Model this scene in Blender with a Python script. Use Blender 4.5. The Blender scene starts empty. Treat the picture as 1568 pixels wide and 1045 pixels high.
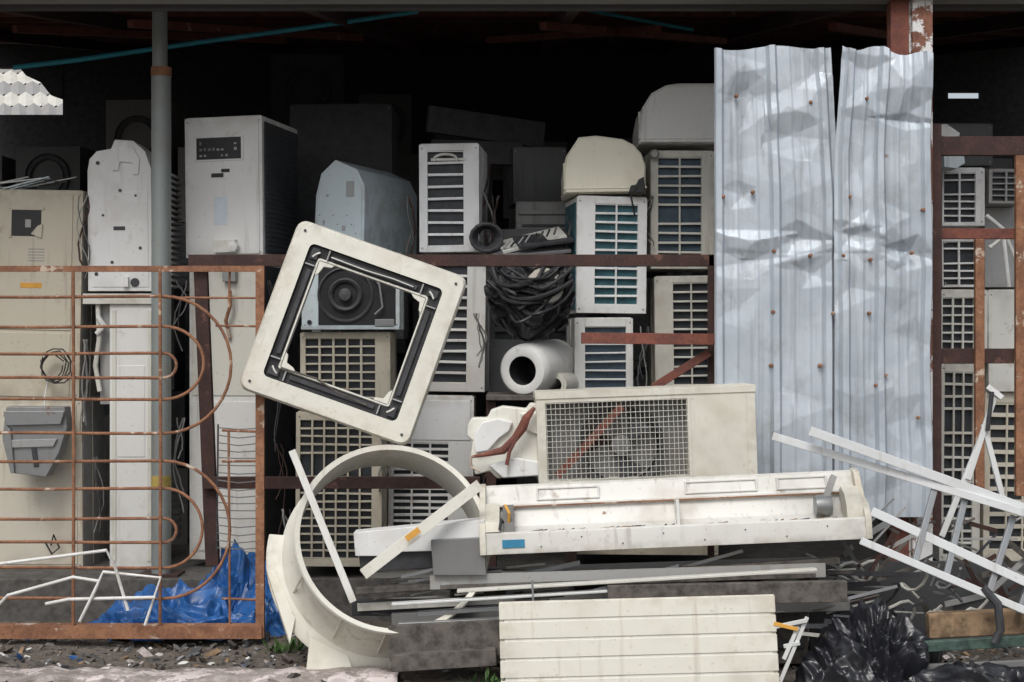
import bpy, bmesh, math, random
from mathutils import Vector, Matrix, Euler, noise
random.seed(7)
R=math.radians
scene=bpy.context.scene
CAMD=8.0; CAMH=1.65; F=2240.0
# survey helpers: site measurements (elevation drawing units) -> metres on the plane at depth y
def k(y): return (CAMD+y)/F
def X(p,y): return (p-784)*k(y)
def Z(p,y): return CAMH-(p-522.5)*k(y)
def P(px,py,y): return Vector((X(px,y),y,Z(py,y)))

# ---------------------------------------------------------------- materials
def newmat(name):
    m=bpy.data.materials.new(name); m.use_nodes=True
    nt=m.node_tree; b=nt.nodes['Principled BSDF']
    return m,nt,b
def vec_src(nt):
    tc=nt.nodes.new('ShaderNodeTexCoord'); oi=nt.nodes.new('ShaderNodeObjectInfo')
    mu=nt.nodes.new('ShaderNodeMath'); mu.operation='MULTIPLY'; mu.inputs[1].default_value=37.0
    nt.links.new(oi.outputs['Random'],mu.inputs[0])
    ad=nt.nodes.new('ShaderNodeVectorMath'); ad.operation='ADD'
    nt.links.new(tc.outputs['Object'],ad.inputs[0]); nt.links.new(mu.outputs[0],ad.inputs[1])
    return ad.outputs[0],oi,tc
def nz(nt,vec,scale,lo,hi,detail=4,rough=.6,stretch=None,dist=0):
    if stretch:
        mp=nt.nodes.new('ShaderNodeMapping'); mp.inputs['Scale'].default_value=stretch
        nt.links.new(vec,mp.inputs[0]); vec=mp.outputs[0]
    n=nt.nodes.new('ShaderNodeTexNoise'); n.inputs['Scale'].default_value=scale
    n.inputs['Detail'].default_value=detail; n.inputs['Roughness'].default_value=rough
    n.inputs['Distortion'].default_value=dist
    nt.links.new(vec,n.inputs['Vector'])
    mr=nt.nodes.new('ShaderNodeMapRange'); mr.inputs[1].default_value=lo; mr.inputs[2].default_value=hi
    mr.interpolation_type='SMOOTHSTEP'
    nt.links.new(n.outputs[0],mr.inputs[0]); return mr.outputs[0],n.outputs[0]
def math_(nt,op,a,b):
    m=nt.nodes.new('ShaderNodeMath'); m.operation=op
    for i,v in enumerate((a,b)):
        if isinstance(v,(int,float)): m.inputs[i].default_value=v
        else: nt.links.new(v,m.inputs[i])
    return m.outputs[0]
def mix(nt,f,a,b):
    m=nt.nodes.new('ShaderNodeMix'); m.data_type='RGBA'
    if isinstance(f,(int,float)): m.inputs[0].default_value=f
    else: nt.links.new(f,m.inputs[0])
    for i,v in ((6,a),(7,b)):
        if isinstance(v,tuple): m.inputs[i].default_value=(v[0],v[1],v[2],1)
        else: nt.links.new(v,m.inputs[i])
    return m.outputs[2]
def bump(nt,b,src,st,dist=.01):
    bp=nt.nodes.new('ShaderNodeBump'); bp.inputs['Strength'].default_value=st; bp.inputs['Distance'].default_value=dist
    nt.links.new(src,bp.inputs['Height']); nt.links.new(bp.outputs[0],b.inputs['Normal'])
def paint(name,col,dirt=(.17,.145,.115),amt=.7,rust=0.0,rough=.42,metal=0,bmp=.12,rustcol=(.22,.095,.045),edge=.5):
    m,nt,b=newmat(name); v,oi,tc=vec_src(nt)
    A,ra=nz(nt,v,2.2,.50,.80,4,.6); B,_=nz(nt,v,1.0,.56,.80,3,.55,(20,20,1.3)); C,rc=nz(nt,v,42,.66,.73,2)
    D,rd=nz(nt,v,7,.58,.74,5,.72)
    f=math_(nt,'MAXIMUM',math_(nt,'MULTIPLY',A,.55),math_(nt,'MULTIPLY',B,.6))
    f=math_(nt,'MAXIMUM',f,math_(nt,'MULTIPLY',C,.4)); f=math_(nt,'MAXIMUM',f,math_(nt,'MULTIPLY',D,.6))
    if edge>0:  # grime collects near the edges and foot of a casing
        sp=nt.nodes.new('ShaderNodeSeparateXYZ'); nt.links.new(tc.outputs['Generated'],sp.inputs[0])
        def ed(o):
            a=math_(nt,'ABSOLUTE',math_(nt,'SUBTRACT',o,.5),0); mr=nt.nodes.new('ShaderNodeMapRange'); mr.inputs[1].default_value=.38; mr.inputs[2].default_value=.5
            nt.links.new(a,mr.inputs[0]); return mr.outputs[0]
        e=math_(nt,'MAXIMUM',ed(sp.outputs[0]),ed(sp.outputs[2]))
        e2=nz(nt,v,9,.36,.66,3,.65)[0]
        f=math_(nt,'MAXIMUM',f,math_(nt,'MULTIPLY',math_(nt,'MULTIPLY',e,e2),edge))
    f=math_(nt,'MULTIPLY',f,amt)
    base=mix(nt,oi.outputs['Random'],col,(col[0]*.84,col[1]*.82,col[2]*.77))
    dc=mix(nt,nz(nt,v,3.5,.42,.62,2)[0],dirt,(dirt[0]*1.5,dirt[1]*1.15,dirt[2]*.8))
    c=mix(nt,f,base,dc)
    if rust>0:
        r,_=nz(nt,v,6.5,.72-rust*.2,.77-rust*.17,6,.72)
        c=mix(nt,r,c,rustcol)
    nt.links.new(c,b.inputs['Base Color'])
    rm=nt.nodes.new('ShaderNodeMapRange'); rm.inputs[3].default_value=rough; rm.inputs[4].default_value=min(1,rough+.4)
    nt.links.new(f,rm.inputs[0]); nt.links.new(rm.outputs[0],b.inputs['Roughness']); b.inputs['Metallic'].default_value=metal
    bump(nt,b,ra,bmp,.03)
    return m
def plain(name,col,rough=.6,metal=0,var=.4):
    m,nt,b=newmat(name); v,oi,tc=vec_src(nt)
    A,ra=nz(nt,v,14,.35,.7,4,.7)
    c=mix(nt,A,col,tuple(x*(1-var) for x in col)); nt.links.new(c,b.inputs['Base Color'])
    b.inputs['Roughness'].default_value=rough; b.inputs['Metallic'].default_value=metal
    bump(nt,b,ra,.3,.01); return m
def rustmat(name,c1,c2,c3,f3=.62):
    m,nt,b=newmat(name); v,oi,tc=vec_src(nt)
    A,ra=nz(nt,v,9,.35,.65,5,.75); B,_=nz(nt,v,5,f3,f3+.05,6,.75); C,rc=nz(nt,v,70,.45,.7,2)
    c=mix(nt,A,c1,c2); c=mix(nt,math_(nt,'MULTIPLY',C,.5),c,tuple(x*.4 for x in c1)); c=mix(nt,B,c,c3)
    nt.links.new(c,b.inputs['Base Color']); b.inputs['Roughness'].default_value=.85
    bump(nt,b,math_(nt,'ADD',ra,math_(nt,'MULTIPLY',rc,.5)),.5,.006); return m

WHITE=paint('paint_white',(.80,.815,.825),amt=.6,rust=.10)
WHITE2=paint('paint_white_dirty',(.76,.77,.76),amt=.9,rust=.25)
OFFW=paint('paint_offwhite',(.72,.725,.69),amt=.8,rust=.2)
CREAM=paint('plastic_cream',(.80,.775,.64),amt=.5,rust=.0)
YELW=paint('plastic_yellowed',(.755,.75,.68),dirt=(.22,.18,.12),amt=.75,rust=.1)
BEIGE=paint('paint_beige',(.60,.565,.475),amt=.85,rust=.25)
BLUEW=paint('paint_bluewhite',(.60,.70,.75),amt=.7,rust=.2)
GREYM=paint('metal_grey',(.33,.35,.37),amt=.85,rust=.3,rough=.4,metal=.5)
GREYP=paint('paint_grey',(.38,.39,.40),amt=.8,rust=.2)
GREYB=paint('paint_grey_dark',(.085,.09,.098),amt=.5,rust=.15,dirt=(.06,.055,.05))  # darkened grey: puts the shed's shade into the colour of the back stacks
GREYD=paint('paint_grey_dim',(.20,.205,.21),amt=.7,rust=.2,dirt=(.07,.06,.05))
DARK=plain('dark_plastic',(.018,.018,.02),.5)
DARKG=plain('dark_grey',(.05,.052,.058),.6)
COIL=plain('coil_dark',(.038,.043,.05),.5,.2)
COILT=plain('coil_teal',(.04,.13,.155),.5,.2)
COILB=plain('coil_slate',(.06,.095,.125),.5,.2)
RUST=rustmat('rust_orange',(.33,.16,.085),(.19,.085,.05),(.50,.40,.32),.57)
RUSTD=rustmat('rust_dark',(.07,.034,.028),(.042,.023,.02),(.13,.065,.05),.6)
RUSTR=rustmat('red_oxide',(.22,.075,.05),(.13,.05,.04),(.33,.2,.16),.62)
ROOFR=rustmat('red_oxide_shaded',(.12,.045,.032),(.07,.03,.025),(.14,.09,.08),.62)  # darker copy of the red oxide, shade painted in for the deep purlins
PEEL=rustmat('peeling_paint',(.25,.11,.07),(.16,.07,.045),(.70,.70,.69),.46)
POLE=paint('pole_paint',(.29,.33,.34),amt=.8,rust=.25,rough=.5,metal=.2,edge=0)
WOOD=plain('wood_old',(.33,.22,.13),.85,0,.6)
WOODG=plain('wood_grey',(.14,.125,.11),.85,0,.65)
LABO=plain('label_orange',(.70,.36,.06),.6,0,.2)
LABB=plain('label_blue',(.03,.22,.38),.5,0,.2)
LABY=plain('label_yellow',(.45,.34,.09),.6,0,.5)
LABS=plain('sticker_paleblue',(.62,.70,.76),.4,0,.1)
TARP=plain('tarp_blue',(.03,.135,.40),.35,0,.5)
BAG=plain('black_bag',(.020,.021,.026),.28,0,.2)
HOSE=plain('black_sheeting',(.045,.045,.05),.5,0,.5)
ALU=paint('aluminium_white',(.76,.79,.81),amt=.55,rough=.35,metal=.1)
CYAN=plain('pipe_blue',(.04,.36,.48),.4,0,.2)
GREEN=plain('leaf_green',(.06,.13,.03),.6,0,.4)
TEAL=plain('teal_strip',(.07,.12,.10),.6,0,.6)
def galv():
    m,nt,b=newmat('galvanised_sheet'); v,oi,tc=vec_src(nt)
    A,ra=nz(nt,v,2.0,.35,.68,4,.6); B,_=nz(nt,v,1.0,.48,.74,4,.6,(26,26,.9)); C,_=nz(nt,v,11,.68,.72,6,.75)
    E,_=nz(nt,v,5,.5,.72,5,.7)
    c=mix(nt,A,(.53,.585,.64),(.40,.45,.50)); c=mix(nt,math_(nt,'MULTIPLY',B,.55),c,(.24,.255,.275)); c=mix(nt,math_(nt,'MULTIPLY',E,.4),c,(.27,.265,.25))
    c=mix(nt,math_(nt,'MULTIPLY',C,.85),c,(.22,.12,.08))
    nt.links.new(c,b.inputs['Base Color']); b.inputs['Metallic'].default_value=.22
    mr=nt.nodes.new('ShaderNodeMapRange'); mr.inputs[3].default_value=.48; mr.inputs[4].default_value=.7
    nt.links.new(A,mr.inputs[0]); nt.links.new(mr.outputs[0],b.inputs['Roughness'])
    bump(nt,b,ra,.08,.02); return m
GALV=galv()
def groundmat():
    m,nt,b=newmat('ground_dirt'); v,oi,tc=vec_src(nt)
    A,ra=nz(nt,v,1.5,.35,.65,6,.7); B,rb=nz(nt,v,18,.45,.7,4,.7); C,_=nz(nt,v,55,.6,.68,2)
    c=mix(nt,A,(.10,.08,.062),(.15,.13,.11)); c=mix(nt,B,c,(.05,.04,.032)); c=mix(nt,C,c,(.26,.24,.21))
    nt.links.new(c,b.inputs['Base Color']); b.inputs['Roughness'].default_value=.95
    bump(nt,b,math_(nt,'ADD',ra,rb),.7,.03); return m
GROUND=groundmat()
CURB=rustmat('concrete_painted',(.42,.37,.345),(.22,.19,.17),(.62,.55,.53),.5)
SLAB=plain('concrete_dark',(.12,.113,.105),.9,0,.5)
ROOFM=paint('roof_sheet',(.13,.12,.115),amt=.8,rust=.4,rough=.8,edge=0)
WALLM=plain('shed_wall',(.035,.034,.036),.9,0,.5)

# ---------------------------------------------------------------- mesh builder
class M:
    def __init__(s): s.v=[];s.f=[];s.m=[];s.mats=[]
    def mi(s,mat):
        if mat not in s.mats: s.mats.append(mat)
        return s.mats.index(mat)
    def add(s,vs,fs,mat,T=None):
        o=len(s.v)
        for p in vs:
            p=Vector(p)
            s.v.append(T@p if T is not None else p)
        i=s.mi(mat)
        for f in fs: s.f.append([o+a for a in f]); s.m.append(i)
    def box(s,x0,x1,y0,y1,z0,z1,mat,T=None):
        vs=[(x,y,z) for z in (z0,z1) for y in (y0,y1) for x in (x0,x1)]
        s.add(vs,[(0,2,3,1),(4,5,7,6),(0,1,5,4),(2,6,7,3),(0,4,6,2),(1,3,7,5)],mat,T)
    def prism(s,pts,y0,y1,mat,T=None):
        n=len(pts); vs=[(a,y0,c) for a,c in pts]+[(a,y1,c) for a,c in pts]
        fs=[list(range(n)),list(range(2*n-1,n-1,-1))]+[(i,i+n,(i+1)%n+n,(i+1)%n) for i in range(n)]
        s.add(vs,fs,mat,T)
    def extrx(s,prof,x0,x1,mat,T=None):
        n=len(prof); vs=[(x0,a,c) for a,c in prof]+[(x1,a,c) for a,c in prof]
        fs=[list(range(n)),list(range(2*n-1,n-1,-1))]+[(i,i+n,(i+1)%n+n,(i+1)%n) for i in range(n)]
        s.add(vs,fs,mat,T)
    def tube(s,pts,r,mat,n=8,closed=False,T=None):
        pts=[Vector(p) for p in pts]; vs=[];N=len(pts)
        up=None
        for i,p in enumerate(pts):
            if closed: d=pts[(i+1)%N]-pts[i-1]
            else: d=pts[min(i+1,N-1)]-pts[max(i-1,0)]
            if d.length<1e-9: d=Vector((0,0,1))
            d.normalize()
            if up is None: up=Vector((0,1,0)) if abs(d.y)<.9 else Vector((0,0,1))
            a=d.cross(up)
            if a.length<1e-4: a=d.orthogonal()
            a.normalize(); c=a.cross(d); c.normalize(); up=c
            rr=r[i] if isinstance(r,(list,tuple)) else r
            for j in range(n):
                t=2*math.pi*j/n; vs.append(p+a*math.cos(t)*rr+c*math.sin(t)*rr)
        fs=[]
        for i in range(N if closed else N-1):
            for j in range(n):
                i2=(i+1)%N
                fs.append((i*n+j,i*n+(j+1)%n,i2*n+(j+1)%n,i2*n+j))
        if not closed: fs.append(list(range(n))[::-1]); fs.append([(N-1)*n+j for j in range(n)])
        s.add(vs,fs,mat,T)
    def bar(s,p,q,w,h,mat,up=(0,-1,0)):
        p=Vector(p);q=Vector(q);d=(q-p).normalized();u=Vector(up);sd=d.cross(u).normalized();u=sd.cross(d).normalized()
        vs=[]
        for a in (p,q):
            for (i,j) in ((-1,-1),(1,-1),(1,1),(-1,1)): vs.append(a+sd*i*w/2+u*j*h/2)
        s.add(vs,[(0,3,2,1),(4,5,6,7),(0,1,5,4),(1,2,6,5),(2,3,7,6),(3,0,4,7)],mat)
    def angle(s,p,q,w,t,mat,up=(0,-1,0)):
        p=Vector(p);q=Vector(q);d=(q-p).normalized();u=Vector(up);sd=d.cross(u).normalized();u=sd.cross(d).normalized()
        s.bar(p,q,w,t,mat,up); o=sd*(w/2-t/2)-u*(w/2+t/2-.001); s.bar(p+o,q+o,t,w,mat,up)
    def lathe(s,prof,mat,n=48,c=(0,0,0),T=None,a0=0,a1=360,mats=None):
        full=(a1-a0)>=360; na=n if full else n+1; vs=[]
        for i in range(na):
            t=R(a0+(a1-a0)*i/n)
            for r,y in prof: vs.append((c[0]+r*math.cos(t),c[1]+y,c[2]+r*math.sin(t)))
        L=len(prof)
        for j in range(L-1):
            fs=[]
            for i in range(n):
                i2=(i+1)%na; fs.append((i*L+j,i*L+j+1,i2*L+j+1,i2*L+j))
            if j==0: s.add(vs,fs,(mats or [mat]*L)[j],T); base=len(s.v)-len(vs)
            else:
                k_=s.mi((mats or [mat]*L)[j])
                for f in fs: s.f.append([base+a for a in f]); s.m.append(k_)
    def disc(s,c,r,y,mat,n=24,T=None):
        s.add([(c[0]+r*math.cos(2*math.pi*i/n),y,c[1]+r*math.sin(2*math.pi*i/n)) for i in range(n)],[list(range(n))],mat,T)
    def finish(s,name,loc=None,rot=(0,0,0),bevel=.004,seg=2,ang=35,recalc=True):
        vs=s.v
        if loc is None:
            c=sum(vs,Vector())/len(vs); vs=[p-c for p in vs]; loc=c
        me=bpy.data.meshes.new(name); me.from_pydata([tuple(p) for p in vs],[],s.f)
        for mt in s.mats: me.materials.append(mt)
        for i,p in enumerate(me.polygons): p.material_index=s.m[i]; p.use_smooth=True
        if recalc:
            bm=bmesh.new(); bm.from_mesh(me); bmesh.ops.recalc_face_normals(bm,faces=bm.faces); bm.to_mesh(me); bm.free()
        me.set_sharp_from_angle(angle=R(ang))
        o=bpy.data.objects.new(name,me); o.location=loc; o.rotation_euler=rot
        scene.collection.objects.link(o)
        if bevel>0:
            b=o.modifiers.new('bevel','BEVEL'); b.width=bevel; b.segments=seg; b.limit_method='ANGLE'; b.angle_limit=R(40); b.harden_normals=True
        return o

def rr(w,h,r,n=5,cx=0,cz=0):
    pts=[]
    for (sx,sz,a) in ((1,1,0),(-1,1,90),(-1,-1,180),(1,-1,270)):
        for i in range(n+1):
            t=R(a+90*i/n); pts.append((cx+sx*(w/2-r)+r*math.cos(t),cz+sz*(h/2-r)+r*math.sin(t)))
    return pts

# ---------------------------------------------------------------- air conditioner bodies
grnd=random.Random(77)
def grille(m,x0,x1,z0,z1,y,cols,rows,mat,coil,slat=.35,vb=.012):
    m.add([(x0,y+.028,z0),(x1,y+.028,z0),(x1,y+.028,z1),(x0,y+.028,z1)],[(0,1,2,3)],coil)
    ph=(z1-z0)/rows
    for i in range(rows+1):
        zc=z0+i*ph; t=ph*slat/2
        if 0<i<rows and grnd.random()<.04: continue
        a=max(z0,zc-t); b=min(z1,zc+t); xm=(x0+x1)/2
        T=Matrix.Translation((xm,y+.011,(a+b)/2))@Matrix.Rotation(R(grnd.uniform(-.9,.9)),4,'Y')@Matrix.Rotation(R(grnd.uniform(-12,4)),4,'X')
        m.box(x0-xm,x1-xm,-.007,.007,-(b-a)/2,(b-a)/2,mat,T)
    for j in range(1,cols):
        xc=x0+(x1-x0)*j/cols; m.box(xc-vb/2,xc+vb/2,y+.001,y+.024,z0,z1,mat)
def body(m,w,h,d,mat,hole=None,t=.028,side=None):
    m.box(-w/2,w/2,t+.002,d,0,h,side or mat)
    if hole is None:
        m.box(-w/2,w/2,0,t,0,h,mat); return
    x0,x1,z0,z1=hole
    m.box(-w/2,x0,0,t+.0015,0,h,mat); m.box(x1,w/2,0,t+.0015,0,h,mat)
    m.box(x0,x1,0,t+.0015,0,z0,mat); m.box(x0,x1,0,t+.0015,z1,h,mat)
def unit(name,px0,px1,py0,py1,y,d,mat,cols=0,rows=0,coil=COIL,mg=(.1,.1,.06,.06),rz=0,ry=0,rx=0,slat=.35,side=None,extra=None,bevel=.006,vb=.012):
    w=(px1-px0)*k(y)/max(.5,math.cos(R(rz))); h=(py1-py0)*k(y); m=M()
    if cols:
        hole=(-w/2+mg[0]*w,w/2-mg[1]*w,mg[3]*h,h-mg[2]*h)
        body(m,w,h,d,mat,hole,side=side); grille(m,*hole,0,cols,rows,mat,coil,slat,vb)
    else: body(m,w,h,d,mat,side=side)
    m.box(-w/2-.003,w/2+.003,d*.45,d*.45+.012,.004,h-.004,mat)
    m.box(-w/2+.01,w/2-.01,.01,d-.01,h-.001,h+.006,mat)
    for sx in (-1,1):
        for zz in (.025,h-.025):
            m.lathe([(.0001,-.003),(.006,-.003),(.006,.002)],GREYM,8,(sx*(w/2-.018),0,zz))
    if extra: extra(m,w,h,d)
    return m.finish(name,((X(px0,y)+X(px1,y))/2,y,Z(py1,y)),(R(rx),R(ry+grnd.uniform(-.8,.8)),R(rz)),bevel)

# ================================================================ SETTING
m=M()
def gh(x,y): return .03*noise.fractal(Vector((x*1.3,y*1.3,0)),1,2,4)
vs=[];fs=[];nx,ny=140,80
for j in range(ny+1):
    for i in range(nx+1):
        x=-5+10*i/nx; y=-4.4+5*j/ny
        e=min(1,(x+5)/.6,(5-x)/.6,(y+4.4)/.6,(.6-y)/.2); vs.append((x,y,gh(x,y)*max(0,e)))
for j in range(ny):
    for i in range(nx): a=j*(nx+1)+i; fs.append((a,a+1,a+nx+2,a+nx+1))
m.add(vs,fs,GROUND)
B=400
for (a,b,c,d) in ((-B,B,-B,-4.4),(-B,-5,-4.4,.6),(5,B,-4.4,.6),(-B,B,.6,B)):
    m.add([(a,c,0),(b,c,0),(b,d,0),(a,d,0)],[(0,1,2,3)],GROUND)
m.finish('ground',(0,0,0),bevel=0)

shed=bpy.data.objects.new('storage_shed',None); scene.collection.objects.link(shed)
def part(o): o.parent=shed; return o
m=M(); m.box(-6.6,6.6,.62,10.2,-.1,.25,SLAB); part(m.finish('floor_slab',bevel=.01))
def roofz(y): return 3.60+(y-.1)*.17
m=M(); vs=[];fs=[];N=260
for i in range(N+1):
    x=-6.6+13.2*i/N; o=.018*math.sin(i*math.pi/2.0)
    for y in (.1,10.2): vs.append((x,y,roofz(y)+.1+o))
for i in range(N): fs.append((2*i,2*i+1,2*i+3,2*i+2))
m.add(vs,fs,ROOFM); o=part(m.finish('roof',bevel=0)); sm=o.modifiers.new('s','SOLIDIFY'); sm.thickness=.01
m=M()
for y in (.9,1.9,2.9,3.9,4.9,6.2,7.5,9): m.box(-6.5,6.5,y,y+.05,roofz(y)+.0,roofz(y)+.075,RUSTR if y<3 else ROOFR)
for x in (-4.6,-2.9,-1.15,.35,1.9,3.6,5.2):
    m.bar((x,.15,roofz(.15)-.06),(x+.02,10,roofz(10)-.06),.07,.11,RUSTD,(0,0,1))
for (a,b) in (((-3.4,2.0),(-1.9,4.2)),((-2.4,1.2),(-1.2,3.6)),((1.0,2.0),(-.2,4.2)),((.2,1.5),(1.8,4.4)),((2.1,1.6),(3.3,4))):
    m.bar((a[0],a[1],roofz(a[1])-.14),(b[0],b[1],roofz(b[1])-.14),.05,.05,RUSTR,(0,0,1))
part(m.finish('roof_frame',bevel=0))
m=M(); y=.1; m.box(-6.6,6.6,-.10,.09,Z(8,y),Z(-14,y),GREYP); m.box(-6.6,6.6,.095,.15,Z(15,y),Z(-30,y),GREYB)
part(m.finish('eave_gutter',bevel=.006))
m=M(); yb=10.0
xa0,xa1=X(-60,yb),X(96,yb); za0,za1=Z(176,yb),Z(104,yb); xb0,xb1=X(1452,yb),X(1502,yb); zb0,zb1=Z(151,yb),Z(141,yb)
W=6.6
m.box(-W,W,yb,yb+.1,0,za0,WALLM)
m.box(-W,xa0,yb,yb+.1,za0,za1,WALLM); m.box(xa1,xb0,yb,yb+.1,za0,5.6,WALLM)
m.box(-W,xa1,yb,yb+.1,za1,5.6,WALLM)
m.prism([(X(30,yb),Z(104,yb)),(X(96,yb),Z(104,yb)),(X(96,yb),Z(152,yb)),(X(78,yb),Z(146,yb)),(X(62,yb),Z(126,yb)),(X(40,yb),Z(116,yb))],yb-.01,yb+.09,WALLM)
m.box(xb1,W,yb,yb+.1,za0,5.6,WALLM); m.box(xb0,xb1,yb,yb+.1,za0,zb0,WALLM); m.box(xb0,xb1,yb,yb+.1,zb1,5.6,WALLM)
m.box(-W-.1,-W,.6,yb+.1,0,2.6,WALLM); m.box(W,W+.1,.6,yb+.1,0,2.6,WALLM)  # unseen side walls, kept low so sky light reaches the interior
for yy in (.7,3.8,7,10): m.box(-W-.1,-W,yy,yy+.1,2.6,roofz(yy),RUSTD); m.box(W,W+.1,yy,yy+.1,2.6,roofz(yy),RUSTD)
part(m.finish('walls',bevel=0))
# neighbouring building: stepped white louvred roof sheets
m=M()
for r_ in range(7):
    vs=[];fs=[]; y0=10.9+.28*r_; z0=4.25+.2*r_
    for i in range(121):
        x=-9+6*i/120; o=.03*math.sin(i*math.pi/2)
        vs+=[(x,y0,z0+o-.05),(x-.1,y0+.26,z0+.18+o)]
    for i in range(120): fs.append((2*i,2*i+2,2*i+3,2*i+1))
    m.add(vs,fs,OFFW if r_%2 else GREYP)
    m.box(-9,-3,y0+.26,y0+.28,z0-.1,z0+.1,DARKG)
m.box(-9,-3,11.0,12.8,0,4.15,BEIGE); m.finish('neighbour_building',bevel=0)

# steel pole
m=M(); y=.75; xc=X(247,y)
m.tube([(xc,y,.25),(xc,y,Z(118,y))],.058,POLE,20); m.tube([(xc,y,Z(118,y)),(xc,y,Z(104,y))],.061,RUST,20)
m.tube([(xc-.008,y,Z(104,y)),(xc-.01,y,3.8)],.045,POLE,20); m.tube([(xc,y,Z(748,y)),(xc,y,Z(728,y))],.0595,LABY,20)
m.box(xc-.12,xc+.12,y-.1,y+.1,.25,.265,RUSTD)
m.finish('steel_pole',bevel=0)
y=-.02
m=M(); m.box(X(1364,y),X(1392,y),y,y+.09,0,3.62,RUSTR)
m.finish('steel_post',bevel=.004)
m=M(); m.box(X(1396,y),X(1427,y),y-.02,y+.09,0,3.62,PEEL)
m.box(X(1392,y),X(1397,y),y+.02,y+.05,0,3.6,PEEL)
m.finish('peeling_post',bevel=.006)

m=M()
m.tube([P(20,104,1.3),P(120,92,1.4),P(300,66,1.6),P(460,44,1.8),P(640,18,2.0)],.016,CYAN,8); m.finish('blue_conduit',bevel=0)
m=M(); m.tube([P(900,16,2.4),P(985,32,2.4),P(1062,46,2.4)],.013,CYAN,8); m.finish('blue_conduit',bevel=0)

# ================================================================ DARK BACKGROUND STACKS
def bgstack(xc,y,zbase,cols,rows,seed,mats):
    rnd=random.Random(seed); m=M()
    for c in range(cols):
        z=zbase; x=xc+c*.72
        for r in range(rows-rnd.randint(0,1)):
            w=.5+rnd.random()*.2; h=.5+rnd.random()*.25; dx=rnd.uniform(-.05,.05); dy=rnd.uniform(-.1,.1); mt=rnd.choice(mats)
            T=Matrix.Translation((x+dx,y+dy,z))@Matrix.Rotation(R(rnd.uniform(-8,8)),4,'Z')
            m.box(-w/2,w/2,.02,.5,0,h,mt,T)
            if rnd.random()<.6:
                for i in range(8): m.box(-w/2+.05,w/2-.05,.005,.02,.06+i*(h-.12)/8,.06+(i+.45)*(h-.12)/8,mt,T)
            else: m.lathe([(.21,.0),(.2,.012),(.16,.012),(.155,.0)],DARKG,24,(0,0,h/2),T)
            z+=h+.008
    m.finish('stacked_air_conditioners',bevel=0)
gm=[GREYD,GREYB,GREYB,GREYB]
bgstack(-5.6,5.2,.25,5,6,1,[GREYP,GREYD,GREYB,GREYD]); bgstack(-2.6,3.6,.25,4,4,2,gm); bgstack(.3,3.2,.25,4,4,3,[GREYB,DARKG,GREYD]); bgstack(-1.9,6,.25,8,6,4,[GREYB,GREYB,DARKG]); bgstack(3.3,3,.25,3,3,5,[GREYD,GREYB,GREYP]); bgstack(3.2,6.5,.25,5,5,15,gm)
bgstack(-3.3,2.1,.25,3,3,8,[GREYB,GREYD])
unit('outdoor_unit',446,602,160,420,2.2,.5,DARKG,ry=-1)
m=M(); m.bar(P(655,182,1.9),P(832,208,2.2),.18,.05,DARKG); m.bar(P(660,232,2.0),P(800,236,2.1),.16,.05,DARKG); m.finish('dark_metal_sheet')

# ================================================================ LEFT STACKS
def ex_left(m,w,h,d):
    m.box(-w*.5+.01,w*.40,-.006,.002,h*.33,h*.98,BEIGE); m.box(-w*.5+.01,w*.40,-.006,.002,.01,h*.315,BEIGE)
    m.box(-w*.22,w*.08,-.009,-.004,h*.78,h*.905,DARK)
    m.box(-w*.25,w*.11,-.012,-.005,h*.905,h*.92,BEIGE)
    m.box(-w*.25,-w*.22,-.012,-.005,h*.77,h*.915,BEIGE); m.box(-w*.08,-w*.02,-.014,-.006,h*.82,h*.86,GREYP)
    m.prism([(-w*.02,h*.79),(w*.09,h*.77),(w*.10,h*.84),(w*.05,h*.83)],-.016,-.008,BEIGE)
    m.box(-w*.12,w*.10,-.008,-.004,h*.53,h*.556,LABO)
    for i in range(5): m.box(-w*.05,w*.12,-.008,-.004,h*(.66+.014*i),h*(.665+.014*i),GREYP)
unit('outdoor_unit',-30,122,292,610,1.0,.42,BEIGE,rz=-3,ry=1.5,extra=ex_left,side=GREYP)
def ex_l2(m,w,h,d):
    m.box(-w*.5+.01,w*.45,-.006,.002,h*.03,h*.97,BEIGE)
    m.tube([(w*.2,-.02,.15),(w*.25,-.06,.22),(w*.3,-.05,.14),(w*.22,-.04,.1),(w*.15,-.03,.17)],.006,DARK,6)
unit('outdoor_unit',-30,128,612,872,1.0,.42,BEIGE,rz=-3,extra=ex_l2,side=GREYP)
m=M()
rnd=random.Random(4)
for q in range(5):
    pts=[P(80+q*2+math.cos(t)*(17+q*2)+rnd.uniform(-2,2),562+math.sin(t)*(20+q*1.5)+rnd.uniform(-3,3),.93-.01*q) for t in [i*.5+q for i in range(13)]]
    m.tube(pts,.004,DARK,6)
m.tube([P(75,575,.93),P(68,610,.92),P(70,650,.92)],.005,WHITE,6); m.finish('cable_coil',bevel=0)
m=M(); 
for i in range(11):
    a=random.uniform(-20,60); m.bar(P(a,292-random.random()*16,1.02+.04*i),P(a+50+random.random()*30,270+random.random()*16,1.05+.04*i),.03,.006,random.choice([OFFW,GREYM,WOODG,YELW,BLUEW]),(0,0,1))
m.finish('metal_strips',bevel=0)
m=M(); y=.88
S=lambda L,yy=y:[(X(a,yy),Z(b,yy)) for a,b in L]
m.prism(S([(20,622),(108,622),(112,652),(100,690),(80,728),(28,722),(14,668)]),y-.12,y,GREYM)
m.prism(S([(18,628),(110,628),(104,648),(22,650)]),y-.15,y-.121,GREYM)
m.prism(S([(24,672),(98,670),(92,682),(26,684)]),y-.135,y-.121,GREYP)
m.prism(S([(20,650),(28,655),(34,722),(28,722),(16,672)]),y-.14,y-.121,GREYM)
m.prism(S([(58,684),(66,684),(70,712),(62,713)]),y-.128,y-.12,DARKG)
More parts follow.
